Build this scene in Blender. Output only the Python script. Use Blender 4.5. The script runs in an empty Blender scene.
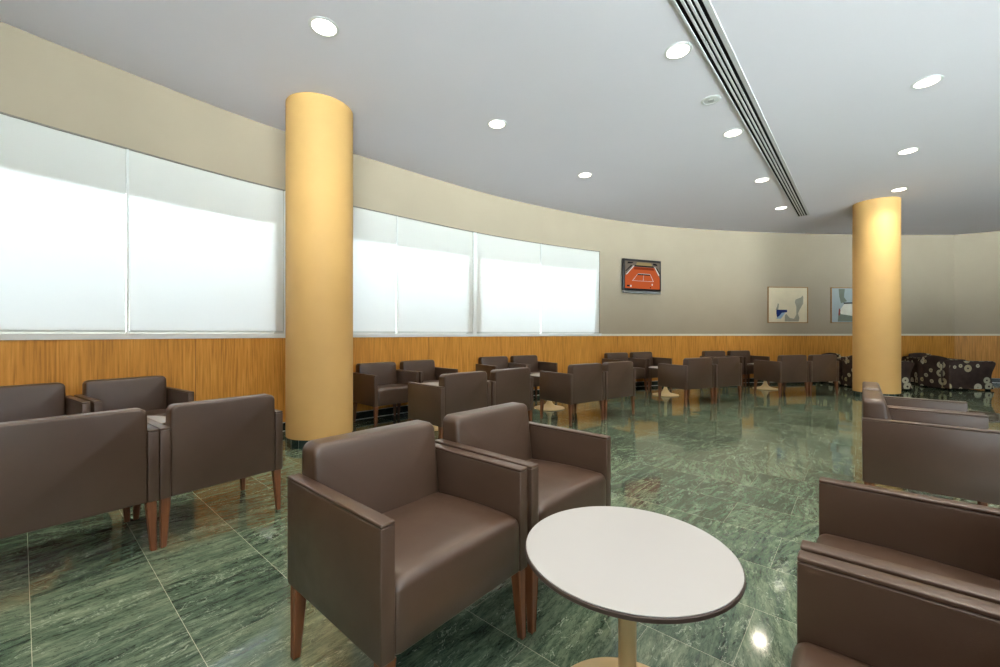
import bpy, bmesh, math, random
from mathutils import Vector, Matrix
random.seed(7)
C = bpy.context.scene.collection
PI = math.pi
F = 416.0            # focal length in pixels of the 1000 px wide frame
CH = 1.16            # camera height
H = 3.575            # ceiling height
E1 = Vector((-.7557, .6549)); E2 = Vector((.6549, .7557))   # directions of the floor tiling

# ------------------------------------------------------------------ helpers
def link(name, me, mat=None, parent=None):
    o = bpy.data.objects.new(name, me); C.objects.link(o)
    if mat is not None:
        for m in (mat if isinstance(mat, (list, tuple)) else [mat]): o.data.materials.append(m)
    if parent is not None: o.parent = parent
    return o

def build(name, bm, mat=None, parent=None, smooth=True, angle=40):
    me = bpy.data.meshes.new(name)
    bmesh.ops.recalc_face_normals(bm, faces=bm.faces[:])
    bm.to_mesh(me); bm.free()
    if smooth:
        for p in me.polygons: p.use_smooth = True
        me.set_sharp_from_angle(angle=math.radians(angle))
    return link(name, me, mat, parent)

def thing(name, label, cat, loc=(0, 0, 0), rz=0, group=None):
    o = bpy.data.objects.new(name, None); C.objects.link(o)
    o.empty_display_size = .1
    o.location = loc; o.rotation_euler = (0, 0, rz)
    o['label'] = label; o['category'] = cat
    if group: o['group'] = group
    return o

def structure(o): o['kind'] = 'structure'; return o

def merge(dst, src):
    me = bpy.data.meshes.new('tmp'); src.to_mesh(me); src.free()
    dst.from_mesh(me); bpy.data.meshes.remove(me)

def add_box(bm, x0, x1, y0, y1, z0, z1, r=0, seg=3, mat=0):
    t = bmesh.new()
    vs = [t.verts.new((x, y, z)) for x in (x0, x1) for y in (y0, y1) for z in (z0, z1)]
    for f in ((0, 1, 3, 2), (4, 6, 7, 5), (0, 4, 5, 1), (2, 3, 7, 6), (0, 2, 6, 4), (1, 5, 7, 3)):
        t.faces.new([vs[i] for i in f]).material_index = mat
    bmesh.ops.recalc_face_normals(t, faces=t.faces[:])
    if r: bmesh.ops.bevel(t, geom=t.edges[:], offset=r, segments=seg, profile=.5, affect='EDGES')
    for f in t.faces: f.material_index = mat
    merge(bm, t)

def add_rings(bm, rings, cap0=True, cap1=True, closed=True):
    """loft through rings of equal length"""
    vv = [[bm.verts.new(p) for p in r] for r in rings]
    n = len(rings[0])
    for a, b in zip(vv, vv[1:]):
        for i in range(n if closed else n - 1):
            j = (i + 1) % n
            bm.faces.new((a[i], a[j], b[j], b[i]))
    if cap0: bm.faces.new(vv[0][::-1])
    if cap1: bm.faces.new(vv[-1])
    return vv

def add_lathe(bm, prof, seg=48, cap0=True, cap1=True):
    add_rings(bm, [[(r * math.cos(2 * PI * k / seg), r * math.sin(2 * PI * k / seg), z) for k in range(seg)] for r, z in prof], cap0, cap1)

def add_poly(bm, pts, mat=0):
    f = bm.faces.new([bm.verts.new(p) for p in pts]); f.material_index = mat
    return f

# ------------------------------------------------------------------ node helper
class N:
    def __init__(s, name):
        s.m = bpy.data.materials.new(name); s.m.use_nodes = True
        s.t = s.m.node_tree; s.t.nodes.clear()
        s.out = s.t.nodes.new('ShaderNodeOutputMaterial')
    def node(s, typ, **kw):
        n = s.t.nodes.new(typ)
        for k, v in kw.items():
            if k.startswith('i_'):
                s.set(n.inputs[k[2:].replace('_', ' ')], v)
            else: setattr(n, k, v)
        return n
    def set(s, sock, v):
        if isinstance(v, bpy.types.NodeSocket): s.t.links.new(v, sock)
        else: sock.default_value = v
    def math(s, op, a, b=None, c=None, clamp=False):
        n = s.t.nodes.new('ShaderNodeMath'); n.operation = op; n.use_clamp = clamp
        for i, v in enumerate((a, b, c)):
            if v is not None: s.set(n.inputs[i], v)
        return n.outputs[0]
    def vmath(s, op, a, b=None, out=0):
        n = s.t.nodes.new('ShaderNodeVectorMath'); n.operation = op
        s.set(n.inputs[0], a)
        if b is not None: s.set(n.inputs[3] if op == 'SCALE' else n.inputs[1], b)
        return n.outputs['Value'] if op in ('DOT_PRODUCT', 'LENGTH', 'DISTANCE') else n.outputs[0]
    def xyz(s, x, y, z=0.0):
        n = s.t.nodes.new('ShaderNodeCombineXYZ')
        for i, v in enumerate((x, y, z)): s.set(n.inputs[i], v)
        return n.outputs[0]
    def sep(s, v):
        n = s.t.nodes.new('ShaderNodeSeparateXYZ'); s.set(n.inputs[0], v); return n.outputs
    def noise(s, vec, scale, detail=4, rough=.5, dist=0.0, out='Fac'):
        n = s.t.nodes.new('ShaderNodeTexNoise'); s.set(n.inputs['Vector'], vec)
        n.inputs['Scale'].default_value = scale; n.inputs['Detail'].default_value = detail
        n.inputs['Roughness'].default_value = rough; n.inputs['Distortion'].default_value = dist
        return n.outputs[out]
    def ramp(s, fac, stops, interp='LINEAR'):
        n = s.t.nodes.new('ShaderNodeValToRGB'); s.set(n.inputs[0], fac)
        cr = n.color_ramp; cr.interpolation = interp
        while len(cr.elements) < len(stops): cr.elements.new(.5)
        for e, (p, c) in zip(cr.elements, stops):
            e.position = p; e.color = (*c, 1) if len(c) == 3 else c
        return n.outputs[0]
    def mix(s, fac, a, b):
        n = s.t.nodes.new('ShaderNodeMix'); n.data_type = 'RGBA'
        s.set(n.inputs[0], fac)
        for sock, v in ((n.inputs[6], a), (n.inputs[7], b)):
            s.set(sock, v if isinstance(v, bpy.types.NodeSocket) else (*v, 1) if len(v) == 3 else v)
        return n.outputs[2]
    def coord(s, which='Object'):
        return s.t.nodes.new('ShaderNodeTexCoord').outputs[which]
    def bump(s, height, strength=.2, dist=.01):
        n = s.t.nodes.new('ShaderNodeBump'); s.set(n.inputs['Height'], height)
        n.inputs['Strength'].default_value = strength; n.inputs['Distance'].default_value = dist
        return n.outputs[0]
    def principled(s, **kw):
        b = s.t.nodes.new('ShaderNodeBsdfPrincipled')
        for k, v in kw.items():
            k = {'color': 'Base Color', 'rough': 'Roughness', 'spec': 'Specular IOR Level', 'metal': 'Metallic', 'normal': 'Normal',
                 'ior': 'IOR', 'coat': 'Coat Weight', 'coat_rough': 'Coat Roughness', 'emit': 'Emission Color', 'estr': 'Emission Strength'}[k]
            if isinstance(v, tuple) and len(v) == 3 and k != 'Normal': v = (*v, 1)
            s.set(b.inputs[k], v)
        s.t.links.new(b.outputs[0], s.out.inputs[0])
        return s.m

def lin(r, g, b):
    return tuple(((c / 255 + .055) / 1.055) ** 2.4 if c > 10 else c / 255 / 12.92 for c in (r, g, b))

def plain(name, col, rough=.5, spec=.5, var=.06, scale=6, metal=0.0, bump=0.0, bscale=200):
    n = N(name); co = n.coord()
    f = n.noise(co, scale, 4)
    a = tuple(c * (1 - var) for c in col); b = tuple(min(1, c * (1 + var)) for c in col)
    kw = dict(color=n.ramp(f, [(.3, a), (.7, b)]), rough=rough, spec=spec, metal=metal)
    if bump: kw['normal'] = n.bump(n.noise(co, bscale, 2), bump, .002)
    return n.principled(**kw)

# ------------------------------------------------------------------ materials
def mat_leather():
    n = N('brown_leather'); co = n.coord()
    big = n.noise(co, 3.0, 5, .6)
    col = n.ramp(big, [(.3, (.048, .0265, .0165)), (.7, (.065, .0375, .0238))])
    vor = n.node('ShaderNodeTexVoronoi', feature='F1'); n.set(vor.inputs['Vector'], co); vor.inputs['Scale'].default_value = 420
    h = n.math('ADD', n.math('MULTIPLY', vor.outputs['Distance'], .5), n.math('MULTIPLY', n.noise(co, 35, 3), .8))
    return n.principled(color=col, rough=n.math('MULTIPLY_ADD', n.noise(co, 18, 3), .14, .29), spec=.55, normal=n.bump(h, .10, .0015))

def mat_marble():
    n = N('green_marble_tiles'); co = n.coord()
    v = n.math('SUBTRACT', n.vmath('DOT_PRODUCT', co, (E2.x, E2.y, 0)), .028)
    w = n.math('SUBTRACT', n.vmath('DOT_PRODUCT', co, (E1.x, E1.y, 0)), .037)
    rv = n.math('DIVIDE', v, .4); row = n.math('FLOOR', rv); fv = n.math('SUBTRACT', rv, row)
    odd = n.math('FLOORED_MODULO', row, 2.0)
    w2 = n.math('SUBTRACT', w, n.math('MULTIPLY', n.math('SUBTRACT', 1.0, odd), .3))
    rw = n.math('DIVIDE', w2, .6); colu = n.math('FLOOR', rw); fw = n.math('SUBTRACT', rw, colu)
    wn = n.node('ShaderNodeTexWhiteNoise', noise_dimensions='2D'); n.set(wn.inputs['Vector'], n.xyz(row, colu))
    rnd = wn.outputs['Color']; rs = n.sep(rnd)
    # grout: distance to tile edge in metres
    dv = n.math('MULTIPLY', n.math('MINIMUM', fv, n.math('SUBTRACT', 1.0, fv)), .4)
    dw = n.math('MULTIPLY', n.math('MINIMUM', fw, n.math('SUBTRACT', 1.0, fw)), .6)
    gr = n.math('LESS_THAN', n.math('MINIMUM', dv, n.math('MULTIPLY', dw, 1.6)), .0008)
    # stone coordinates: shifted and slightly turned per tile
    sh = n.vmath('SCALE', rnd, 37.0)
    tv = n.math('MULTIPLY', n.math('SUBTRACT', fv, .5), .4); tw = n.math('MULTIPLY', n.math('SUBTRACT', fw, .5), .6)
    ang = n.math('MULTIPLY', n.math('SUBTRACT', rs[0], .5), .55)
    ca = n.math('COSINE', ang); sa = n.math('SINE', ang)
    a = n.math('SUBTRACT', n.math('MULTIPLY', tw, ca), n.math('MULTIPLY', tv, sa))
    b = n.math('ADD', n.math('MULTIPLY', tw, sa), n.math('MULTIPLY', tv, ca))
    st = n.vmath('ADD', n.xyz(n.math('MULTIPLY', a, 5.5), n.math('MULTIPLY', b, 1.1)), sh)
    base = n.noise(st, 4.0, 9, .70, .45)
    fine = n.noise(st, 24, 7, .75, .4)
    f = n.math('ADD', n.math('MULTIPLY', base, .66), n.math('MULTIPLY', fine, .34))
    f = n.math('ADD', f, n.math('MULTIPLY', n.math('SUBTRACT', rs[1], .5), .09))
    c = n.ramp(f, [(.30, (.010, .022, .016)), (.41, (.038, .066, .046)), (.50, (.088, .130, .088)), (.59, (.155, .200, .135)), (.72, (.31, .345, .25))])
    # thin veins
    vn = n.noise(n.vmath('ADD', n.xyz(n.math('MULTIPLY', a, 3.2), n.math('MULTIPLY', b, 1.6)), n.vmath('SCALE', rnd, 91.0)), 3.2, 5, .6, 1.6)
    vein = n.math('SUBTRACT', 1.0, n.math('MULTIPLY', n.math('ABSOLUTE', n.math('SUBTRACT', vn, .5)), 75.0), clamp=True)
    vmask = n.math('GREATER_THAN', n.noise(st, 3.0, 2), .52)
    c = n.mix(n.math('MULTIPLY', n.math('MULTIPLY', vein, vmask), .7), c, (.40, .46, .36))
    dk = n.noise(n.vmath('ADD', n.xyz(n.math('MULTIPLY', a, 5.0), n.math('MULTIPLY', b, 1.3)), n.vmath('SCALE', rnd, 53.0)), 6, 7, .68, .9)
    dvein = n.math('SUBTRACT', 1.0, n.math('MULTIPLY', n.math('ABSOLUTE', n.math('SUBTRACT', dk, .48)), 48.0), clamp=True)
    c = n.mix(n.math('MULTIPLY', dvein, .72), c, (.008, .018, .014))
    c = n.mix(gr, c, (.36, .36, .25))
    # each tile lies a hair out of level
    tilt = n.vmath('SCALE', n.vmath('SUBTRACT', rnd, (.5, .5, .5)), .016)
    nt = n.vmath('MULTIPLY', tilt, (1, 1, 0))
    nrm = n.vmath('NORMALIZE', n.vmath('ADD', nt, (0, 0, 1)))
    rough = n.math('MULTIPLY_ADD', n.noise(st, 14, 3), .05, .050)
    return n.principled(color=c, rough=n.mix(gr, n.xyz(rough, rough, rough), (.5, .5, .5)), ior=1.70, spec=.5, normal=nrm)

def mat_wood_panel():
    n = N('oak_veneer_panel'); uv = n.coord('UV'); s = n.sep(uv)
    g = n.noise(n.xyz(n.math('MULTIPLY', s[0], 60.0), n.math('MULTIPLY', s[1], 2.2)), 1.0, 6, .6, .4)
    band = n.noise(n.xyz(n.math('MULTIPLY', s[0], 3.0), n.math('MULTIPLY', s[1], .15)), 1.0, 2)
    f = n.math('ADD', n.math('MULTIPLY', g, .75), n.math('MULTIPLY', band, .25))
    c = n.ramp(f, [(.30, (.30, .34*.36, .016)), (.50, (.57, .245, .036)), (.70, (.74, .36, .076))])
    fr = n.math('FLOORED_MODULO', s[0], 1.47)
    seam = n.math('LESS_THAN', fr, .006)
    c = n.mix(n.math('MULTIPLY', seam, .75), c, (.10, .04, .010))
    return n.principled(color=c, rough=.5, spec=.35, normal=n.bump(g, .06, .002))

def mat_blind():
    n = N('white_blind_fabric'); co = n.coord('UV')
    wv = n.noise(n.vmath('MULTIPLY', co, (3.0, 3.0, 1)), 150, 2)
    col = n.ramp(wv, [(.3, (.84, .82, .765)), (.7, (.88, .86, .805))])
    d = n.node('ShaderNodeBsdfDiffuse'); n.set(d.inputs[0], col)
    t = n.node('ShaderNodeBsdfTranslucent'); t.inputs[0].default_value = (.76, .79, .84, 1)
    m = n.node('ShaderNodeMixShader'); m.inputs[0].default_value = .285
    n.t.links.new(d.outputs[0], m.inputs[1]); n.t.links.new(t.outputs[0], m.inputs[2])
    n.t.links.new(m.outputs[0], n.out.inputs[0])
    return n.m

def mat_glass():
    n = N('window_glass')
    t = n.node('ShaderNodeBsdfTransparent'); t.inputs[0].default_value = (.93, .97, .96, 1)
    g = n.node('ShaderNodeBsdfGlossy'); g.inputs['Roughness'].default_value = .02
    fr = n.node('ShaderNodeFresnel'); fr.inputs[0].default_value = 1.45
    m = n.node('ShaderNodeMixShader'); n.t.links.new(fr.outputs[0], m.inputs[0])
    n.t.links.new(t.outputs[0], m.inputs[1]); n.t.links.new(g.outputs[0], m.inputs[2])
    n.t.links.new(m.outputs[0], n.out.inputs[0])
    return n.m

def mat_emit(name, col, strength):
    n = N(name)
    f = n.noise(n.coord(), 30, 2)
    e = n.node('ShaderNodeEmission'); n.set(e.inputs[0], n.ramp(f, [(.2, tuple(c * .95 for c in col)), (.8, col)])); e.inputs[1].default_value = strength
    n.t.links.new(e.outputs[0], n.out.inputs[0]); return n.m

def mat_rings():
    """dark brown cloth with scattered cream rings"""
    n = N('ring_patterned_cloth'); co = n.coord('UV')
    col = n.ramp(n.noise(co, 9, 3), [(.3, (.030, .018, .014)), (.7, (.052, .032, .026))])
    for scale, shift, lo, hi, keep in ((5.0, 0.0, .10, .40, .62), (9.0, 5.3, .10, .38, .84)):
        v = n.node('ShaderNodeTexVoronoi', feature='F1', voronoi_dimensions='2D')
        n.set(v.inputs['Vector'], n.vmath('ADD', co, (shift, shift, 0))); v.inputs['Scale'].default_value = scale; v.inputs['Randomness'].default_value = .55
        rc = n.sep(v.outputs['Color'])
        rad = n.math('MULTIPLY_ADD', rc[1], .10, hi - .08)
        d = v.outputs['Distance']
        ring = n.math('MULTIPLY', n.math('LESS_THAN', d, rad), n.math('GREATER_THAN', d, n.math('MULTIPLY', rad, .26)))
        ring = n.math('MULTIPLY', ring, n.math('GREATER_THAN', rc[0], keep))
        tint = n.mix(rc[2], (.36, .30, .16), (.46, .43, .33))
        col = n.mix(ring, col, tint)
    return n.principled(color=col, rough=.8, spec=.25)

M = {}
M['leather'] = mat_leather()
M['leg'] = None
def mat_leg():
    n = N('red_brown_wood_leg'); co = n.coord(); s = n.sep(co)
    g = n.noise(n.xyz(n.math('MULTIPLY', s[0], 90.0), n.math('MULTIPLY', s[1], 90.0), n.math('MULTIPLY', s[2], 6.0)), 1.0, 4)
    return n.principled(color=n.ramp(g, [(.3, (.095, .031, .011)), (.7, (.18, .067, .026))]), rough=.35)
M['leg'] = mat_leg()
M['floor'] = mat_marble()
M['panel'] = mat_wood_panel()
M['blind'] = mat_blind()
M['glass'] = mat_glass()
M['wall'] = plain('cream_wall_paint', (.385, .32, .235), .8, .2, .03, 1.5, bump=.15, bscale=90)
M['ceiling'] = plain('white_ceiling_paint', (.80, .768, .815), .85, .2, .015, .8)
M['pillar'] = plain('apricot_plaster', (.57, .345, .122), .62, .3, .035, 3, bump=.12, bscale=60)
M['white'] = plain('white_gloss_paint', (.82, .83, .82), .35, .5, .02)
M['grey_rail'] = plain('pale_grey_rail', (.55, .57, .55), .45, .5, .03)
M['gap_shade'] = plain('dark_gap_shade', (.20, .18, .15), .6, .3, .05)
M['header'] = plain('beige_roller_box', (.62, .60, .55), .6, .3, .03)
M['cream_trim'] = plain('cream_trim_paint', (.72, .67, .55), .5, .4, .02)
M['skirt'] = plain('black_green_stone', (.012, .020, .018), .18, .5, .4, 12)
M['tile_green'] = None
def mat_plinth():
    n = N('dark_green_plinth_tile'); co = n.coord(); s = n.sep(co)
    ang = n.math('ARCTAN2', s[1], s[0])
    fr = n.math('FLOORED_MODULO', n.math('MULTIPLY', ang, .334), .10)
    g = n.math('LESS_THAN', fr, .004)
    c = n.ramp(n.noise(co, 14, 5, .6, .6), [(.35, (.008, .022, .022)), (.7, (.03, .05, .050))])
    return n.principled(color=n.mix(g, c, (.20, .24, .22)), rough=.15)
M['plinth'] = mat_plinth()
M['laminate'] = plain('white_laminate', (.375, .378, .380), .32, .45, .012, 3)
M['edge'] = plain('dark_brown_edge', (.045, .030, .024), .4, .4, .1)
M['cream_metal'] = plain('cream_lacquered_metal', (.60, .45, .235), .38, .5, .03)
M['lamp_rim'] = plain('white_lamp_rim', (.70, .71, .70), .3, .5, .02)
M['lamp_glow'] = mat_emit('lamp_diffuser_glow', (1, .93, .80), 5)
M['vent'] = plain('white_vent_metal', (.58, .57, .57), .4, .5, .02)
M['black'] = plain('black_void', (.004, .004, .004), .8, .1, .2)
M['tv_black'] = plain('black_tv_plastic', (.012, .012, .013), .28, .5, .2)
M['tv_grey'] = plain('grey_tv_plastic', (.22, .22, .22), .35, .5, .1)
M['rings'] = mat_rings()
M['cloth_plain'] = plain('plain_brown_cloth', (.040, .022, .016), .8, .25, .2, 8)
M['frame_wood'] = plain('thin_oak_frame', (.33, .17, .055), .45, .4, .15, 20)
M['grey_metal'] = plain('dull_grey_metal', (.36, .37, .36), .4, .5, .05)

# ------------------------------------------------------------------ the curved wall path (plan)
KP = F * (H - CH)
px = [(0, 22.5), (50, 40.8), (96, 60), (150, 80.6), (206, 103.6), (251, 120.8), (285, 132.5), (353.5, 153.8), (385, 163.2), (421, 174.4), (451.6, 184),
      (480, 192.6), (505, 198.8), (535.6, 205.6), (568, 212.2), (595, 217.4), (618, 221.4), (651, 226), (680, 228.8), (740, 232), (788, 233.6), (850, 235), (904, 235.2), (954, 234.8)]
pts = [Vector((-5.75, -4.0)), Vector((-5.68, -1.6)), Vector((-5.35, .4)), Vector((-4.72, 2.0))]
for x, y in px:
    d = KP / (333.5 - y); pts.append(Vector(((x - 500) / F * d, d)))
# light smoothing of the measured points, then a Catmull-Rom through them
for _ in range(3):
    pts = [pts[0]] + [pts[i] * .5 + (pts[i - 1] + pts[i + 1]) * .25 for i in range(1, len(pts) - 1)] + [pts[-1]]
def catmull(p):
    out = []
    q = [p[0] * 2 - p[1]] + p + [p[-1] * 2 - p[-2]]
    for i in range(1, len(q) - 2):
        n = max(2, int((q[i + 1] - q[i]).length / .06))
        for k in range(n):
            t = k / n
            a, b, c, d = q[i - 1], q[i], q[i + 1], q[i + 2]
            out.append(.5 * ((2 * b) + (c - a) * t + (2 * a - 5 * b + 4 * c - d) * t * t + (3 * b - a - 3 * c + d) * t ** 3))
    out.append(p[-1]); return out

class Path:
    def __init__(s, p):
        s.p = p; s.s = [0]
        for a, b in zip(p, p[1:]): s.s.append(s.s[-1] + (b - a).length)
        s.L = s.s[-1]
    def at(s, t):
        t = min(max(t, 0), s.L)
        lo, hi = 0, len(s.s) - 2
        while lo < hi:
            m = (lo + hi + 1) // 2
            if s.s[m] <= t: lo = m
            else: hi = m - 1
        a, b = s.p[lo], s.p[lo + 1]; u = (t - s.s[lo]) / max(1e-9, s.s[lo + 1] - s.s[lo])
        return a.lerp(b, u)
    def tan(s, t, e=.12):
        return (s.at(min(t + e, s.L)) - s.at(max(t - e, 0))).normalized()
    def inn(s, t):
        d = s.tan(t); return Vector((d.y, -d.x))
    def of_px(s, x):
        k = (x - 500) / F; best = None
        for i in range(len(s.p) - 1):
            a, b = s.p[i], s.p[i + 1]
            fa, fb = a.x - k * a.y, b.x - k * b.y
            if fa <= 0 <= fb and a.y > 0: best = s.s[i] + (s.s[i + 1] - s.s[i]) * (-fa / (fb - fa))
        return best
WALL = Path(catmull(pts))
corner = pts[-1]
RP = Path([corner, corner + Vector((.86, -.51)) * 4.6, Vector((corner.x + .86 * 4.6, -4.0))])
FP = Path([RP.p[-1], Vector((-5.75, -4.0))])

def add_strip(bm, path, s0, s1, o0, o1, z0, z1, step=.09, joints=None):
    """solid band along the path; offsets are measured into the room"""
    uvl = bm.loops.layers.uv.verify()
    if joints is None:
        n = max(1, int(round((s1 - s0) / step))); st = [s0 + (s1 - s0) * k / n for k in range(n + 1)]
    else: st = joints
    rows = []
    for t in st:
        c = path.at(t)
        if joints is None: n = path.inn(t)
        else:
            i = st.index(t)
            n = path.mit[i]
        rows.append([bm.verts.new((c.x + n.x * o, c.y + n.y * o, z)) for o, z in ((o0, z0), (o1, z0), (o1, z1), (o0, z1))])
    def face(vs, uv):
        f = bm.faces.new(vs)
        for l, q in zip(f.loops, uv): l[uvl].uv = q
    for i in range(len(st) - 1):
        a, b = rows[i], rows[i + 1]
        for j in range(4):
            k = (j + 1) % 4
            face((a[j], a[k], b[k], b[j]), ((st[i], a[j].co.z), (st[i], a[k].co.z), (st[i + 1], a[k].co.z), (st[i + 1], a[j].co.z)))
    face(rows[0][::-1], [(st[0], v.co.z) for v in rows[0][::-1]])
    face(rows[-1], [(st[-1], v.co.z) for v in rows[-1]])

def mitre(path):
    st = path.s[:]; path.mit = []
    for i in range(len(st)):
        ns = []
        if i > 0: d = (path.p[i] - path.p[i - 1]).normalized(); ns.append(Vector((d.y, -d.x)))
        if i < len(st) - 1: d = (path.p[i + 1] - path.p[i]).normalized(); ns.append(Vector((d.y, -d.x)))
        m = sum(ns, Vector((0, 0))); m.normalize(); m /= max(.3, m.dot(ns[0])); path.mit.append(m)
    return st

SILL, HEAD = 1.16, 2.875
b2l, b2r = WALL.of_px(129), WALL.of_px(283.5)
b3l, b3r = WALL.of_px(289.5), WALL.of_px(396.6)
b4l, b4r = WALL.of_px(398), WALL.of_px(472.8)
b5l, b5r = WALL.of_px(477.2), WALL.of_px(540.6)
b6l, b6r = WALL.of_px(541.8), WALL.of_px(599.5)
b1r = WALL.of_px(126.4); b1l = b1r - 1.42
W0, W1 = b1l - .01, b6r + .008

bm = bmesh.new()
add_strip(bm, WALL, 0, W0, -.16, 0, 0, H)
add_strip(bm, WALL, W1, WALL.L, -.16, 0, 0, H)
add_strip(bm, WALL, W0, W1, -.16, 0, 0, SILL - .03)
add_strip(bm, WALL, W0, W1, -.16, 0, HEAD, H)
structure(build('wall_left', bm, M['wall'], angle=30))
bm = bmesh.new(); add_strip(bm, RP, 0, 0, -.16, 0, 0, H, joints=mitre(RP)); structure(build('wall_right', bm, M['wall'], smooth=False))
FB = [(1.2 + 3.75 * k, 1.2 + 3.75 * k + 3.45) for k in range(1, 4)]        # three unseen windows added behind the photographer to brighten the room
FZ0, FZ1 = SILL, 3.2
bm = bmesh.new()
edges = [0] + [q for b in FB for q in b] + [FP.L]
for a, b in zip(edges[::2], edges[1::2]): add_strip(bm, FP, a, b, -.16, 0, FZ0, FZ1, 9)
add_strip(bm, FP, 0, FP.L, -.16, 0, 0, FZ0, 9); add_strip(bm, FP, 0, FP.L, -.16, 0, FZ1, H, 9)
structure(build('wall_front', bm, M['wall'], smooth=False))
for k, (a, b) in enumerate(FB):
    bm = bmesh.new()
    for q in ((a, a + .06, FZ0, FZ1), (b - .06, b, FZ0, FZ1), (a + .06, b - .06, FZ0, FZ0 + .06), (a + .06, b - .06, FZ1 - .06, FZ1), ((a + b) / 2 - .03, (a + b) / 2 + .03, FZ0 + .06, FZ1 - .06)):
        add_strip(bm, FP, q[0], q[1], -.12, -.05, q[2], q[3], 9)
    w_ = structure(build('window_%d' % (k + 4), bm, M['white'], smooth=False))  # extra unseen window, added for its daylight
    bm = bmesh.new(); add_strip(bm, FP, a + .06, b - .06, -.09, -.084, FZ0 + .06, FZ1 - .06, 9); build('pane', bm, M['glass'], w_, smooth=False)

def band(name, mat, o, z0, z1, paths=('L', 'R', 'F'), s0=0, s1=None, ob=0):
    bm = bmesh.new()
    if 'L' in paths: add_strip(bm, WALL, s0, WALL.L if s1 is None else s1, ob, o, z0, z1)
    if 'R' in paths: add_strip(bm, RP, 0, 0, ob, o, z0, z1, joints=mitre(RP))
    if 'F' in paths: add_strip(bm, FP, 0, 0, ob, o, z0, z1, joints=mitre(FP))
    return structure(build(name, bm, mat, angle=30))
for k, side in (('L', 'left'), ('R', 'right'), ('F', 'front')):
    band('baseboard_' + side, M['skirt'], .024, 0, .098, k)
band('trim_1', M['panel'], .018, .106, 1.108)                  # wood wainscot
band('trim_2', M['grey_rail'], .021, .098, .106)               # pale line over the skirting
band('trim_8', M['grey_rail'], .030, 0, .007)                     # pale joint along the floor
band('trim_3', M['white'], .030, 1.108, SILL, 'L', W0 - .02, W1 + .02, -.15)  # window sill
band('trim_4', M['cream_trim'], .020, 1.108, 1.152, 'L', W1 + .02)
band('trim_5', M['cream_trim'], .020, 1.108, 1.152, 'RF')
band('trim_6', M['gap_shade'], .006, HEAD - .013, HEAD, 'L', W0, W1, -.05)    # dark strip painted as the shade in the gap over the blinds

# floor and ceiling
bm = bmesh.new(); add_box(bm, -6.2, 15.6, -4.4, 10.8, -.12, 0); structure(build('floor', bm, M['floor'], smooth=False))
bm = bmesh.new(); add_box(bm, -6.2, 15.6, -4.4, 10.8, H, H + .12); structure(build('ceiling', bm, M['ceiling'], smooth=False))

# windows behind the blinds
def window(k, s0, s1, mid):
    bm = bmesh.new()
    add_strip(bm, WALL, s0, s1, -.13, -.014, 2.445, HEAD)          # roller box / header
    add_strip(bm, WALL, s0, s0 + .10, -.13, -.020, SILL, 2.445)
    add_strip(bm, WALL, s1 - .10, s1, -.13, -.020, SILL, 2.445)
    add_strip(bm, WALL, s0 + .10, s1 - .10, -.13, -.06, SILL, SILL + .02)
    w = structure(build('window_%d' % k, bm, M['header'], angle=30))
    bm = bmesh.new(); add_strip(bm, WALL, mid - .009, mid + .009, -.05, .004, SILL, HEAD - .013)
    build('mullion', bm, M['white'], w, angle=30)
    bm = bmesh.new(); add_strip(bm, WALL, s0 + .10, s1 - .10, -.10, -.094, SILL + .02, 2.445)
    build('pane', bm, M['glass'], w, angle=30)
window(1, W0, b2r + .012, (b1r + b2l) / 2)
window(2, b3l - .012, b4r + .012, (b3r + b4l) / 2)
window(3, b5l - .012, W1, (b5r + b6l) / 2)
bm = bmesh.new()
for a, b in ((b2r + .012, b3l - .012), (b4r + .012, b5l - .012)):
    add_strip(bm, WALL, a, b, -.14, .006, SILL, HEAD - .013)
structure(build('trim_7', bm, M['white'], angle=30))

blab = ['white roller blind cut by the left edge of the photo', 'wide white roller blind just left of the nearer yellow column',
        'white roller blind partly hidden by the nearer yellow column, on its right', 'white roller blind second to the right of the nearer yellow column',
        'white roller blind third to the right of the nearer yellow column', 'white roller blind nearest the television, last on the right']
for (a, b), lb in zip(((b1l, b1r), (b2l, b2r), (b3l, b3r), (b4l, b4r), (b5l, b5r), (b6l, b6r)), blab):
    c = WALL.at((a + b) / 2)
    t = thing('roller_blind', lb, 'blind', (c.x, c.y, SILL), 0, 'roller blinds on the curved window wall')
    for nm, mt, z0, z1, o0, o1 in (('fabric', M['blind'], SILL + .028, HEAD - .013, -.012, -.009), ('bottom_bar', M['grey_rail'], SILL + .010, SILL + .030, -.018, -.004)):
        bm = bmesh.new(); add_strip(bm, WALL, a + .004, b - .004, o0, o1, z0, z1)
        bmesh.ops.translate(bm, verts=bm.verts[:], vec=(-c.x, -c.y, -SILL))
        build(nm, bm, mt, t, angle=30)

# ------------------------------------------------------------------ columns
def column(x, y, label):
    t = thing('round_column', label, 'column', (x, y, 0), 0, 'yellow round columns')
    bm = bmesh.new(); add_lathe(bm, [(.334, .09), (.334, H)], 96); build('shaft', bm, M['pillar'], t)
    bm = bmesh.new(); add_lathe(bm, [(.338, 0), (.338, .088), (.334, .09)], 96); build('plinth', bm, M['plinth'], t)
column(-1.942, 4.494, 'thick yellow round column standing before the windows on the left')
column(6.935, 7.67, 'yellow round column further off, on the right beside the framed pictures')

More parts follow.
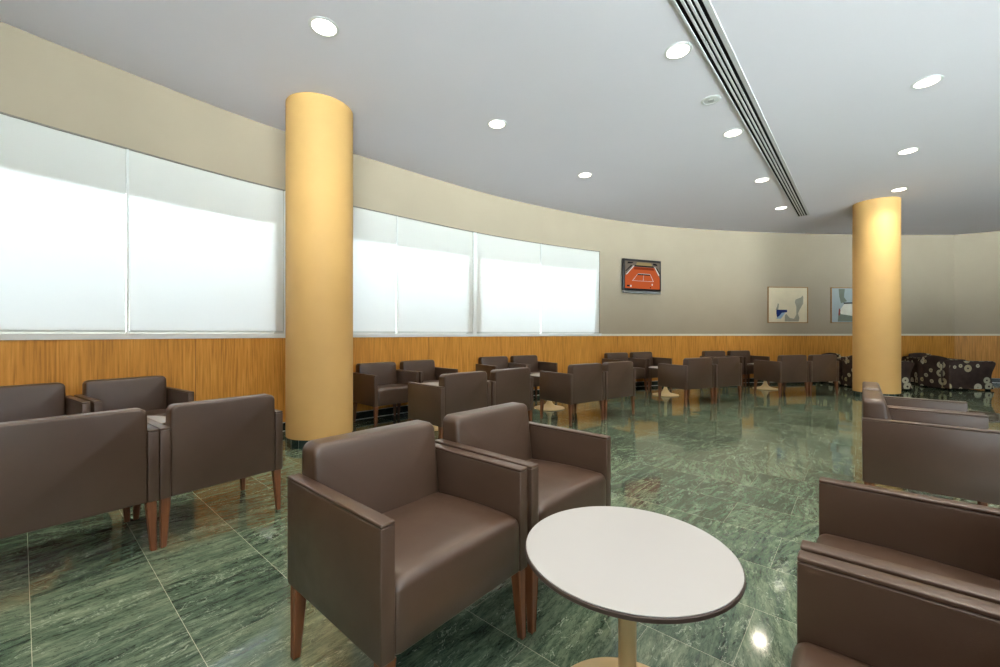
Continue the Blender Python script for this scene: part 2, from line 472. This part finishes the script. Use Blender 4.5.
# ------------------------------------------------------------------ armchair
AW, AD, AT, ABOT, AH, BH = .645, .592, .046, .268, .650, .765
def arm_mesh(sx):
    bm = bmesh.new()
    x0, x1 = (-AW / 2, -AW / 2 + AT) if sx < 0 else (AW / 2 - AT, AW / 2)
    add_box(bm, x0, x1, -AD / 2, AD / 2, ABOT, AH - .0124, .0035, 2)
    add_box(bm, x0 + .0015, x1 - .0015, -AD / 2 + .0015, AD / 2 - .0015, AH - .03, AH - .012, 0)
    add_box(bm, x0, x1, -AD / 2, AD / 2, AH - .0122, AH, .0045, 3)
    return bm
def back_mesh():
    bm = bmesh.new(); hw = AW / 2 - AT - .001; R = .036
    def outline(ins, y):
        p = []; x1 = hw - ins; z0 = ABOT + ins; z1 = BH - ins; r = max(.012, R - ins * .6)
        for cx, cz, a0 in ((x1 - r, z1 - r, 0), (-x1 + r, z1 - r, 90)):
            for k in range(9):
                a = math.radians(a0 + 90 * k / 8); p.append([cx + r * math.cos(a), y, cz + r * math.sin(a)])
        for x in (-x1, x1): p.append([x, y, z0])
        # extra points along the top so that it can crown
        return p
    T = .165
    lay = [(.012, .0), (.004, .003), (0, .011), (0, .03), (0, T - .03), (.003, T - .013), (.010, T - .004), (.024, T + .001), (.06, T + .006), (.11, T + .010), (.16, T + .012)]
    rings = []
    for ins, y in lay:
        ring = outline(ins, y)
        for q in ring:
            z = q[2]
            if y > T * .5: q[1] -= max(0, z - .44) * .20 * (y / T)
            q[1] += -AD / 2 + max(0, z - .55) * .02
        rings.append([tuple(q) for q in ring])
    add_rings(bm, rings)
    return bm
def seat_mesh():
    bm = bmesh.new(); hw = AW / 2 - AT - .001
    yf = AD / 2 + .005; prof = [(-.15, ABOT + .005), (yf - .006, ABOT + .005), (yf, ABOT + .012), (yf, .36), (yf - .001, .41)]
    zt = .472; r = .034
    for k in range(1, 8):
        a = math.radians(90 * k / 8); prof.append((yf - r + r * math.cos(a) - .001, zt - r + r * math.sin(a)))
    prof += [(yf - r - .03, zt + .001), (.12, zt + .002), (.02, zt - .002), (-.08, zt - .008), (-.15, zt - .014)]
    xs = [-1, -.985, -.94, -.82, -.6, -.3, 0, .3, .6, .82, .94, .985, 1]
    rings = []
    for x in xs:
        e = (1 - x * x)
        ring = []
        for y, z in prof:
            k = max(0, (z - .40) / .06); ins = .010 * max(0, (abs(x) - .94) / .06) ** 2
            ring.append((x * hw, y - (ins if y > .1 else 0), z + k * .010 * min(1, e * 2.2) - k * ins))
        rings.append(ring)
    add_rings(bm, rings)
    return bm
def leg_mesh(sx, sy):
    bm = bmesh.new(); t, b = .046, .026
    X, Y = sx * (AW / 2 - .006), sy * (AD / 2 - (.002 if sy > 0 else .012))
    rings = []
    for w, z in ((b - .004, 0), (b, .003), (t, ABOT + .002)):
        x0, y0 = X - sx * w, Y - sy * w
        q = [(X, Y), (x0, Y), (x0, y0), (X, y0)]
        e = .003; ring = []
        cx, cy = (X + x0) / 2, (Y + y0) / 2
        for i, (ax, ay) in enumerate(q):
            for d in ((-1, 1) if i % 2 else (1, -1)):
                ring.append((ax + (math.copysign(e, cx - ax) if d > 0 else 0), ay + (math.copysign(e, cy - ay) if d < 0 else 0), z))
        rings.append(ring)
    add_rings(bm, rings)
    return bm
PARTS = None
def armchair(x, y, rz, label, group):
    global PARTS
    t = thing('leather_armchair', label, 'armchair', (x, y, 0), rz, group)
    if PARTS is None:
        PARTS = []
        for sx in (-1, 1): PARTS.append(build('arm', arm_mesh(sx), M['leather'], t, angle=50))
        PARTS.append(build('backrest', back_mesh(), M['leather'], t, angle=60))
        PARTS.append(build('seat', seat_mesh(), M['leather'], t, angle=60))
        for sx in (-1, 1):
            for sy in (-1, 1): PARTS.append(build('leg', leg_mesh(sx, sy), M['leg'], t, angle=30))
    else:
        for p in PARTS:
            c = p.copy(); C.objects.link(c); c.parent = t
    return t
PITCH = .664
def pair(cx, cy, deg, away, labels, group, jit=(0, 0), push=(0, 0), pitch=PITCH):
    th = math.radians(deg); r = Vector((math.cos(th), math.sin(th))); n = Vector((-r.y, r.x))
    for k, lb in enumerate(labels):
        p = Vector((cx, cy)) + r * (AW / 2 + pitch * k) + n * (AD / 2 + push[k])
        armchair(p.x, p.y, th + math.radians(jit[k]) + (0 if away else PI), lb, group)
def uv(u, v):   # u towards the lower right of the picture, v along the tile rows
    return Vector((u * .7557 + v * .6549, -u * .6549 + v * .7557))
TH = 49.1
p = Vector((-.316, 1.104))
pair(p.x, p.y, TH, False, ['large brown leather armchair in the foreground, whole seat showing, left of the white table',
                           'brown leather armchair in the foreground, behind the white table and right beside the largest one'], 'armchairs around the nearest table', jit=(0, -1.2), push=(0, -.016))
p = uv(.482, .565)
pair(p.x, p.y, TH, True, ['brown armchair in the bottom right corner of the photo, mostly cut off',
                          'brown armchair on the right, second nearest, with its outer arm pointing at the white table'], 'armchairs around the nearest table')
p = uv(.60, 3.33)
pair(p.x, p.y, TH, False, ['brown armchair at the right edge showing its broad plain side panel',
                           'brown armchair on the right, behind the one with the broad side panel, mostly hidden'], 'armchairs on the right facing away')
th = math.radians(52.8)
pair(-1.432 - 1.295 * math.cos(th), 2.745 - 1.295 * math.sin(th), 52.8, True, ['brown armchair with its back to us, cut by the left edge of the photo',
                          'brown armchair with its back to us, just in front of the nearer yellow column'], 'armchairs in the left window group', pitch=.65)
pair(-3.42, 2.574, 56, False, ['brown armchair under the windows, cut by the left edge of the photo',
                                'brown armchair under the windows, left of the nearer yellow column, facing us'], 'armchairs in the left window group')
pair(-.56, 3.95, 43.8, True, ['brown armchair with back to us and broad left side panel, first right of nearer column',
                                'brown armchair with back to us, second right of the nearer column'], 'armchairs right of the nearer column', pitch=.675)
pair(-1.515, 5.03, 45.7, False, ['brown armchair against the panelling, right next to the nearer yellow column, facing us',
                                'brown armchair against the panelling, second from the nearer yellow column, facing us'], 'armchairs right of the nearer column')
pair(.885, 5.2, 35.8, True, ['brown armchair with back to us mid-photo, its left arm panel showing',
                             'brown armchair with back to us mid-photo, right one of its pair'], 'armchairs in the middle group')
pair(-.075, 6.49, 34.5, False, ['brown armchair by the panelling under the last windows, left one of its pair, facing us',
                                'brown armchair by the panelling under the last windows, right one of its pair, facing us'], 'armchairs in the middle group')
pair(2.945, 6.58, 24.5, True, ['brown armchair with back to us below the television, pale side panel showing',
                            'brown armchair with back to us, right of the one below the television'], 'armchairs in the group below the television', pitch=.68)
pair(2.34, 7.97, 25.5, False, ['distant brown armchair facing us below the television, left one of its pair',
                            'distant brown armchair facing us below the television, right one of its pair'], 'armchairs in the group below the television', pitch=.68)
pair(5.05, 7.5, 12.3, True, ['distant brown armchair with back to us below the framed pictures, left one of its pair',
                           'distant brown armchair with back to us, beside the far yellow column'], 'armchairs in the group below the pictures', pitch=.68)
pair(4.69, 8.92, 13, False, ['farthest brown armchair facing us by the panelling, left one of its pair',
                            'farthest brown armchair facing us by the panelling, right one of its pair'], 'armchairs in the group below the pictures', pitch=.68)

# ------------------------------------------------------------------ tables
TR, TZ = .305, .52
def top_mesh():
    bm = bmesh.new(); add_lathe(bm, [(TR - .0125, TZ - .016), (TR - .0125, TZ - .004), (TR - .004, TZ - .003), (TR - .0035, TZ - .001), (TR - .005, TZ)], 96); return bm
def edge_mesh():
    bm = bmesh.new(); pr = [(TR - .012, TZ - .005), (TR - .012, TZ - .017), (TR - .002, TZ - .0165), (TR, TZ - .014), (TR, TZ - .005), (TR - .002, TZ - .0035)]
    add_lathe(bm, pr + pr[:1], 96, False, False); return bm
def pole_mesh():
    bm = bmesh.new(); add_lathe(bm, [(.026, .10), (.026, TZ - .030), (.07, TZ - .028), (.075, TZ - .017)], 40); return bm
def base_mesh():
    bm = bmesh.new()
    add_lathe(bm, [(.225, 0), (.235, .003), (.238, .008), (.232, .014), (.205, .019), (.16, .026), (.115, .037), (.08, .053), (.058, .073), (.045, .095), (.036, .118), (.031, .135), (.027, .14)], 72)
    return bm
TP = None
def table(x, y, label, glass=False):
    global TP
    t = thing('pedestal_table', label, 'table', (x, y, 0), 0, None if glass else 'round pedestal tables')
    if TP is None:
        a = build('tabletop', top_mesh(), M['laminate'], t, angle=30)
        e = build('edge_band', edge_mesh(), M['edge'], a, angle=30); e['label'] = 'dark brown edge'
        b = build('pole', pole_mesh(), M['cream_metal'], t, angle=30)
        c = build('trumpet_base', base_mesh(), M['cream_metal'], t, angle=60)
        TP = (a, e, b, c)
    else:
        a, e, b, c = TP
        a2 = a.copy(); C.objects.link(a2); a2.parent = t
        if glass: a2.data = a.data.copy(); a2.data.materials[0] = M['glass']
        e2 = e.copy(); C.objects.link(e2); e2.parent = a2
        for q in (b, c):
            q2 = q.copy(); C.objects.link(q2); q2.parent = t
table(.380, 1.242, 'large round white table in the foreground on a cream pedestal')
table(-2.71, 2.94, 'round white table in the left window group, a sliver showing between two armchair backs')
table(-.80, 5.16, 'round table hidden behind the backs right of the nearer column, base rim showing')
table(.765, 6.45, 'round white table with cream trumpet base in the middle of the photo')
table(3.12, 7.84, 'round white table with cream trumpet base below the television')
table(5.56, 8.72, 'round white table with cream trumpet base below the framed pictures')
table(3.70, 3.36, 'round dark-rimmed glass table at the right edge, only its rim showing past the armchair arms', True)

# ------------------------------------------------------------------ patterned tub armchairs
def uv_box(bm, scale=1.0):
    l = bm.loops.layers.uv.verify()
    bm.normal_update()
    for f in bm.faces:
        nx, ny, nz = (abs(c) for c in f.normal)
        for lo in f.loops:
            c = lo.vert.co
            lo[l].uv = (c.y * scale, c.z * scale) if nx >= ny and nx >= nz else (c.x * scale + 3.1, c.z * scale + 1.7) if ny >= nz else (c.x * scale + 7.3, c.y * scale + 5.9)
def side_mesh(sx, W=.68, D=.92):
    """arm: a broad side panel, rolled on top, its front edge swept in a hollow curve"""
    bm = bmesh.new()
    prof = [(-D / 2, .03)]
    prof += [(D / 2 - .03, .03)]
    for k in range(1, 10):
        t = k / 10; prof.append((D / 2 - .03 - .075 * math.sin(PI * t) + .03 * t, .03 + .50 * t))
    for k in range(1, 6):
        a = math.radians(90 * k / 6); prof.append((D / 2 - .06 + .06 * math.cos(a), .53 + .07 * math.sin(a)))
    prof += [(.1, .60), (-D / 2 + .10, .615), (-D / 2 + .02, .60), (-D / 2, .56)]
    rings = []
    for off, ins in ((0, .02), (.006, .006), (.025, 0), (.12, 0), (.145, .008), (.15, .025)):
        x = sx * (W / 2 - off)
        cy, cz = 0, .32
        rings.append([(x, cy + (y - cy) * (1 - ins / .42), cz + (z - cz) * (1 - ins / .3)) for y, z in prof])
    add_rings(bm, rings)
    uv_box(bm); return bm
def tub_back_mesh(W=.68, D=.92):
    bm = bmesh.new(); hw = W / 2 - .15
    prof = [(-D / 2, .03), (-D / 2 - .03, .35), (-D / 2 - .045, .60), (-D / 2 - .03, .655), (-D / 2 + .02, .675), (-D / 2 + .09, .66), (-D / 2 + .125, .61), (-D / 2 + .16, .40), (-D / 2 + .17, .03)]
    add_rings(bm, [[(x * (hw - .001), y, z + .02 * (1 - x * x) * max(0, z - .4) / .2) for y, z in prof] for x in (-1, -.9, -.5, 0, .5, .9, 1)])
    uv_box(bm); return bm
def tub_cushion_mesh(W=.68, D=.92):
    bm = bmesh.new(); hw = W / 2 - .155; add_box(bm, -hw, hw, -D / 2 + .18, D / 2 - .02, .28, .43, .04, 4); uv_box(bm); return bm
def tub_base_mesh(W=.68, D=.92):
    bm = bmesh.new(); hw = W / 2 - .155; add_box(bm, -hw, hw, -D / 2 + .18, D / 2 - .05, .03, .279, .01, 2); uv_box(bm); return bm
def tub_foot_mesh(sx, sy):
    bm = bmesh.new(); add_box(bm, sx * .27 - .03, sx * .27 + .03, sy * .36 - .03, sy * .36 + .03, 0, .032, .004, 2); return bm
TUB = None
def tub(x, y, rz, label, deep=1.0):
    global TUB
    t = thing('tub_armchair', label, 'armchair', (x, y, 0), rz, 'patterned tub armchairs on the far right')
    t.scale = (1, deep, 1)
    if TUB is None:
        TUB = [build('arm', side_mesh(sx), M['rings'], t, angle=60) for sx in (-1, 1)]
        TUB.append(build('backrest', tub_back_mesh(), M['rings'], t, angle=60))
        TUB.append(build('seat_cushion', tub_cushion_mesh(), M['rings'], t, angle=60))
        TUB.append(build('seat_base', tub_base_mesh(), M['rings'], t, angle=60))
        TUB += [build('foot', tub_foot_mesh(sx, sy), M['black'], t) for sx in (-1, 1) for sy in (-1, 1)]
    else:
        for q in TUB:
            c = q.copy(); C.objects.link(c); c.parent = t
def at_px(x, d): return ((x - 500) / F * d, d)
def face_side(x, d, extra=0):
    """local -x side turned towards the camera"""
    return math.atan2(-(x - 500) / F, 1) + 0 - PI / 2 + PI / 2 + extra
tub(9.60, 8.77, math.radians(-92), 'dark tub armchair with cream rings, broad side panel to us, far right edge')
tub(7.95, 8.77, math.radians(-92), 'dark tub armchair with cream rings, just right of the far yellow column')
tub(9.93, 9.63, math.radians(160), 'dark tub armchair facing us between two side-on ones, against the panelling', .82)
tub(7.87, 9.55, math.radians(180), 'dark tub armchair with cream rings, mostly hidden behind the far yellow column on its left', .82)

# ------------------------------------------------------------------ television and pictures
def on_wall(s, z, off):
    c = WALL.at(s); n = WALL.inn(s); c = c + n * off
    return (c.x, c.y, z), math.atan2(n.y, n.x) + PI / 2     # local -y looks into the room... local x runs along the wall
sl, sr = WALL.of_px(620.4), WALL.of_px(658.8)
loc, rz = on_wall((sl + sr) / 2, 2.40, .10)
TW, THT = (sr - sl) * .985, .735
tv = thing('television', 'black flat television showing an orange clay tennis court, high on the wall', 'television', loc, rz)
bm = bmesh.new(); add_box(bm, -TW / 2, TW / 2, 0, .06, -THT / 2 + .055, THT / 2, .012, 3); build('casing', bm, M['tv_black'], tv)
bm = bmesh.new(); add_box(bm, -TW / 2 + .01, TW / 2 - .01, -.004, .055, -THT / 2, -THT / 2 + .05, .010, 3); build('speaker_bar', bm, M['tv_grey'], tv)
bm = bmesh.new(); add_box(bm, -.15, .15, .05, .093, -.12, .14, .005, 2); build('wall_bracket', bm, M['tv_black'], tv)
SC = [mat_emit('screen_clay', lin(205, 98, 55), .62), mat_emit('screen_white', lin(235, 225, 215), .65), mat_emit('screen_stand', lin(140, 130, 115), .5),
      mat_emit('screen_dark', lin(40, 40, 42), .6), mat_emit('screen_dark_clay', lin(150, 66, 40), .6), mat_emit('screen_tan', lin(170, 150, 105), .6)]
bm = bmesh.new()
sw, z0, z1 = TW / 2 - .045, -THT / 2 + .10, THT / 2 - .05
def S(u, v, l): return (-sw + 2 * sw * u, -.0015 - l * .0006, z0 + (z1 - z0) * v)
def sp(l, m, *uvs): add_poly(bm, [S(u, v, l) for u, v in uvs], m)
sp(0, 2, (0, 0), (1, 0), (1, 1), (0, 1))
sp(1, 0, (0, .0), (1, .0), (1, .42), (.84, .80), (.24, .80), (0, .46))
sp(1, 5, (.30, .86), (.78, .86), (.74, .97), (.34, .97))
sp(1, 3, (.26, .81), (.82, .81), (.81, .86), (.27, .86))
sp(2, 4, (.24, .70), (.84, .70), (.81, .79), (.26, .79))
sp(1, 3, (.06, .90), (.20, .92), (.24, .97), (.08, .97)); sp(1, 3, (.80, .90), (.94, .88), (.90, .96), (.80, .97))
sp(2, 1, (.02, .50), (.05, .50), (.26, .83), (.235, .84)); sp(2, 1, (.84, .83), (.86, .84), (.99, .54), (.96, .52))
sp(2, 3, (.0, .62), (.03, .62), (.20, .84), (.17, .86))
sp(2, 3, (.88, .80), (.92, .80), (1, .62), (1, .56))
sp(2, 1, (.36, .545), (.72, .545), (.72, .56), (.36, .56)); sp(3, 3, (.35, .50), (.71, .50), (.71, .545), (.35, .545))
sp(2, 1, (.20, .28), (.82, .28), (.82, .29), (.20, .29))
sp(2, 1, (.20, .28), (.215, .28), (.37, .555), (.36, .555)); sp(2, 1, (.805, .28), (.82, .28), (.72, .555), (.71, .555))
sp(2, 1, (.51, .29), (.52, .29), (.53, .55), (.525, .55))
sp(3, 3, (.05, .06), (.13, .06), (.13, .12), (.05, .12)); sp(3, 1, (.14, .05), (.18, .05), (.18, .12), (.14, .12))
sp(3, 1, (.76, .13), (.79, .13), (.79, .20), (.76, .20)); sp(3, 3, (.71, .03), (.74, .03), (.74, .07), (.71, .07))
o = build('screen', bm, SC, tv, smooth=False)

def picture(x0, x1, z, h, label, shapes, ground, cols):
    a, b = WALL.of_px(x0), WALL.of_px(x1); w = b - a
    loc, rz = on_wall((a + b) / 2, z, .028)
    t = thing('framed_picture', label, 'picture', loc, rz, 'framed abstract pictures')
    bm = bmesh.new(); f = .020
    for q in ((-w / 2, -w / 2 + f, -h / 2, h / 2), (w / 2 - f, w / 2, -h / 2, h / 2), (-w / 2 + f, w / 2 - f, -h / 2, -h / 2 + f), (-w / 2 + f, w / 2 - f, h / 2 - f, h / 2)):
        add_box(bm, q[0], q[1], 0, .027, q[2], q[3], .002, 1)
    build('frame', bm, M['frame_wood'], t)
    mats = [plain('picture_ground', ground, .7, .2, .04, 5)] + [plain('picture_paint', c, .7, .2, .08, 8) for c in cols]
    bm = bmesh.new(); iw, ih = w - 2 * f, h - 2 * f
    add_box(bm, -iw / 2, iw / 2, .012, .026, -ih / 2, ih / 2)
    for l, (m, poly) in enumerate(shapes):
        add_poly(bm, [(-iw / 2 + iw * u, .0115 - .0004 * l, -ih / 2 + ih * v) for u, v in poly], m)
    build('canvas', bm, mats, t, smooth=False)
picture(767.4, 807.4, 1.845, .865, 'framed cream abstract picture with a blue patch and a grey hook shape',
        [(1, [(.42, .02), (.78, .02), (.80, .12), (.76, .25), (.80, .35), (.90, .55), (.90, .75), (.88, .78), (.84, .72), (.70, .66), (.68, .58), (.72, .45), (.72, .22), (.66, .10), (.55, .12), (.46, .24), (.42, .20)]),
         (2, [(.20, .24), (.20, .36), (.48, .36), (.48, .29), (.34, .27), (.28, .18), (.22, .14)]),
         (3, [(.20, .10), (.32, .10), (.40, .22), (.44, .28), (.34, .27), (.28, .18), (.22, .14)]),
         (1, [(.18, .36), (.25, .36), (.27, .52), (.24, .55), (.22, .46)])],
        lin(222, 208, 180), [lin(160, 155, 138), lin(20, 40, 100), lin(150, 175, 200)])
picture(830.4, 870.5, 1.845, .865, 'framed blue-grey abstract picture half hidden by the far yellow column',
        [(1, [(.16, .02), (1, .02), (1, .40), (.22, .40), (.18, .28)]),
         (1, [(.18, .98), (.34, .98), (.32, .74), (.40, .62), (.24, .56), (.20, .75)]),
         (2, [(.20, .34), (.34, .56), (.62, .60), (.98, .56), (.98, .24), (.60, .18), (.24, .24)]),
         (3, [(.30, .58), (.80, .60), (.80, .56), (.32, .54)]),
         (4, [(.17, .20), (.21, .20), (.23, .36), (.19, .42)])],
        lin(165, 175, 178), [lin(120, 128, 115), lin(225, 220, 205), lin(22, 22, 26), lin(140, 70, 60)])

# ------------------------------------------------------------------ ceiling lamps, vent, spare spotlight
def ceil_px(x, y):
    d = KP / (333.5 - y); return (x - 500) / F * d, d
RIM = GLOW = None
LAMP_W = 11.0
SKY_L, LOWER_L = 5.5, 50.0
def downlight(x, y, label=None):
    global RIM, GLOW
    t = thing('ceiling_downlight', label, 'ceiling light', (x, y, H), 0, 'round recessed ceiling lights')
    if RIM is None:
        bm = bmesh.new(); add_rings(bm, [[(r * math.cos(2 * PI * k / 48), r * math.sin(2 * PI * k / 48), z) for k in range(48)] for r, z in
                                        ((.088, -.002), (.092, -.006), (.100, -.007), (.112, -.004), (.114, -.0005))], False, False)
        RIM = build('trim_ring', bm, M['lamp_rim'], t)
        bm = bmesh.new(); add_lathe(bm, [(.0895, -.0006), (.0895, -.0045), (.05, -.0065)], 48); GLOW = build('diffuser', bm, M['lamp_glow'], t)
    else:
        for q in (RIM, GLOW):
            c = q.copy(); C.objects.link(c); c.parent = t
    la = bpy.data.lights.new('lamp', 'AREA'); la.shape = 'DISK'; la.size = .17; la.energy = LAMP_W; la.color = (1, .87, .70); la.spread = math.radians(125)
    o = bpy.data.objects.new('lamp', la); C.objects.link(o); o.parent = t; o.location = (0, 0, -.016)
dl = [(324, 27, 'round ceiling light above the nearer yellow column, brightest at upper left'), (497, 124, 'round ceiling light in the middle of the left row'),
      (585, 175, 'round ceiling light above the last windows, farthest of the left row'),
      (678, 51, 'round ceiling light beside the top of the slotted air vent'), (733, 133, 'round ceiling light left of the vent, just past the unlit spotlight'),
      (762, 180, 'round ceiling light left of the vent, second from its far end'), (781, 208, 'small round ceiling light at the far end of the vent'),
      (927, 82, 'round ceiling light at upper right, nearest of the right row'), (908, 151, 'round ceiling light in the middle of the right row'),
      (898, 190, 'round ceiling light touching the top of the far yellow column')]
for x, y, lb in dl:
    a, b = ceil_px(x, y)
    if x == 898: b -= .02
    downlight(a, b, lb)
# unseen lights added for the lighting, carrying the rows on over and behind the photographer
for u, vs in ((-3.2, (-.3, -2.3)), (-1.18, (1.65, -.35, -2.3)), (.48, (3.6, 1.6, -.4)), (2.3, (7.6, 5.6, 3.6, 1.6, -.4)), (4.2, (7.6, 5.6, 3.6, 1.6)), (6.2, (9.4, 7.4, 5.4, 3.4))):
    for v in vs:
        q = uv(u, v)
        if q.y > -3.6 and q.x > -5.2 and q.x < 14.5: downlight(q.x, q.y, 'round ceiling light outside the photo, carrying on the rows of lights')

# linear slot vent
a0 = Vector(ceil_px(691, 0)); a1 = Vector(ceil_px(803.7, 215.5))
dirv = (a1 - a0).normalized(); a0 = a0 - dirv * 2.2
L = (a1 - a0).length; mid = (a0 + a1) / 2
vt = thing('air_vent', 'long slotted white air vent with four dark slots in the ceiling', 'air vent', (mid.x, mid.y, H), math.atan2(dirv.y, dirv.x))
VW = .205
bm = bmesh.new(); add_box(bm, -L / 2 + .005, L / 2 - .005, -VW / 2 + .02, VW / 2 - .01, -.004, -.0005); build('backing', bm, M['black'], vt, smooth=False)
bm = bmesh.new()
for s, fl in ((-1, .040), (1, .018)):
    y0, y1 = sorted((s * VW / 2, s * (VW / 2 - fl))); add_box(bm, -L / 2, L / 2, y0, y1, -.010, -.0003, .002, 1)
    x0, x1 = sorted((s * L / 2, s * (L / 2 - .006))); add_box(bm, x0, x1, -VW / 2 + .040, VW / 2 - .018, -.009, -.0005)
build('frame', bm, M['vent'], vt)
inner = VW - .058
for k in range(3):
    y = -VW / 2 + .040 + inner * (k + 1) / 4
    bm = bmesh.new(); add_box(bm, -L / 2 + .006, L / 2 - .006, y - .0095, y + .0095, -.010, -.004, .001, 1); build('slat', bm, M['vent'], vt)
# unlit spotlight between two lights
a, b = ceil_px(711, 100)
sp_ = thing('recessed_spotlight', 'unlit grey recessed spotlight beside the slotted air vent', 'spotlight', (a, b, H))
bm = bmesh.new(); add_rings(bm, [[(r * math.cos(2 * PI * k / 48), r * math.sin(2 * PI * k / 48), z) for k in range(48)] for r, z in ((.066, -.002), (.070, -.007), (.080, -.008), (.092, -.004), (.094, -.0005))], False, False)
build('trim_ring', bm, M['lamp_rim'], sp_)
bm = bmesh.new(); add_lathe(bm, [(.068, -.0006), (.066, -.004), (.05, -.006)], 40); build('reflector', bm, M['grey_rail'], sp_)
bm = bmesh.new(); add_lathe(bm, [(.028, -.0055), (.028, -.010), (.02, -.011)], 32); build('bulb', bm, M['grey_metal'], sp_)

# ------------------------------------------------------------------ world, camera
w = bpy.data.worlds.new('world'); bpy.context.scene.world = w; w.use_nodes = True
# hazy sky; lower half made far brighter, an added uplight for the ceiling
nt = w.node_tree; bg = nt.nodes['Background']
tc = nt.nodes.new('ShaderNodeTexCoord'); sx = nt.nodes.new('ShaderNodeSeparateXYZ'); nt.links.new(tc.outputs['Generated'], sx.inputs[0])
cr = nt.nodes.new('ShaderNodeValToRGB'); nt.links.new(sx.outputs[2], cr.inputs[0])
mr = nt.nodes.new('ShaderNodeMapRange'); mr.inputs[1].default_value = -.06; mr.inputs[2].default_value = .06
mr.inputs[3].default_value = LOWER_L; mr.inputs[4].default_value = SKY_L
nt.links.new(sx.outputs[2], mr.inputs[0]); nt.links.new(mr.outputs[0], bg.inputs[1])
cr.color_ramp.elements[0].position = 0; cr.color_ramp.elements[0].color = (.90, .95, 1, 1)
cr.color_ramp.elements[1].position = .3; cr.color_ramp.elements[1].color = (.84, .92, 1, 1)
nt.links.new(cr.outputs[0], bg.inputs[0])
cam = bpy.data.cameras.new('camera'); co = bpy.data.objects.new('camera', cam); C.objects.link(co)
cam.sensor_width = 36; cam.lens = 36 * F / 1000; cam.clip_start = .02; cam.clip_end = 200
co.location = (0, 0, CH); co.rotation_euler = (PI / 2, 0, 0)
sc = bpy.context.scene; sc.camera = co
sc.view_settings.view_transform = 'Standard'; sc.view_settings.look = 'None'; sc.view_settings.gamma = 1; sc.view_settings.use_curve_mapping = False
sc.view_settings.exposure = 0.38
sc.cycles.use_denoising = True; sc.cycles.max_bounces = 10; sc.cycles.diffuse_bounces = 5; sc.cycles.transparent_max_bounces = 8
sc.cycles.sample_clamp_indirect = 6
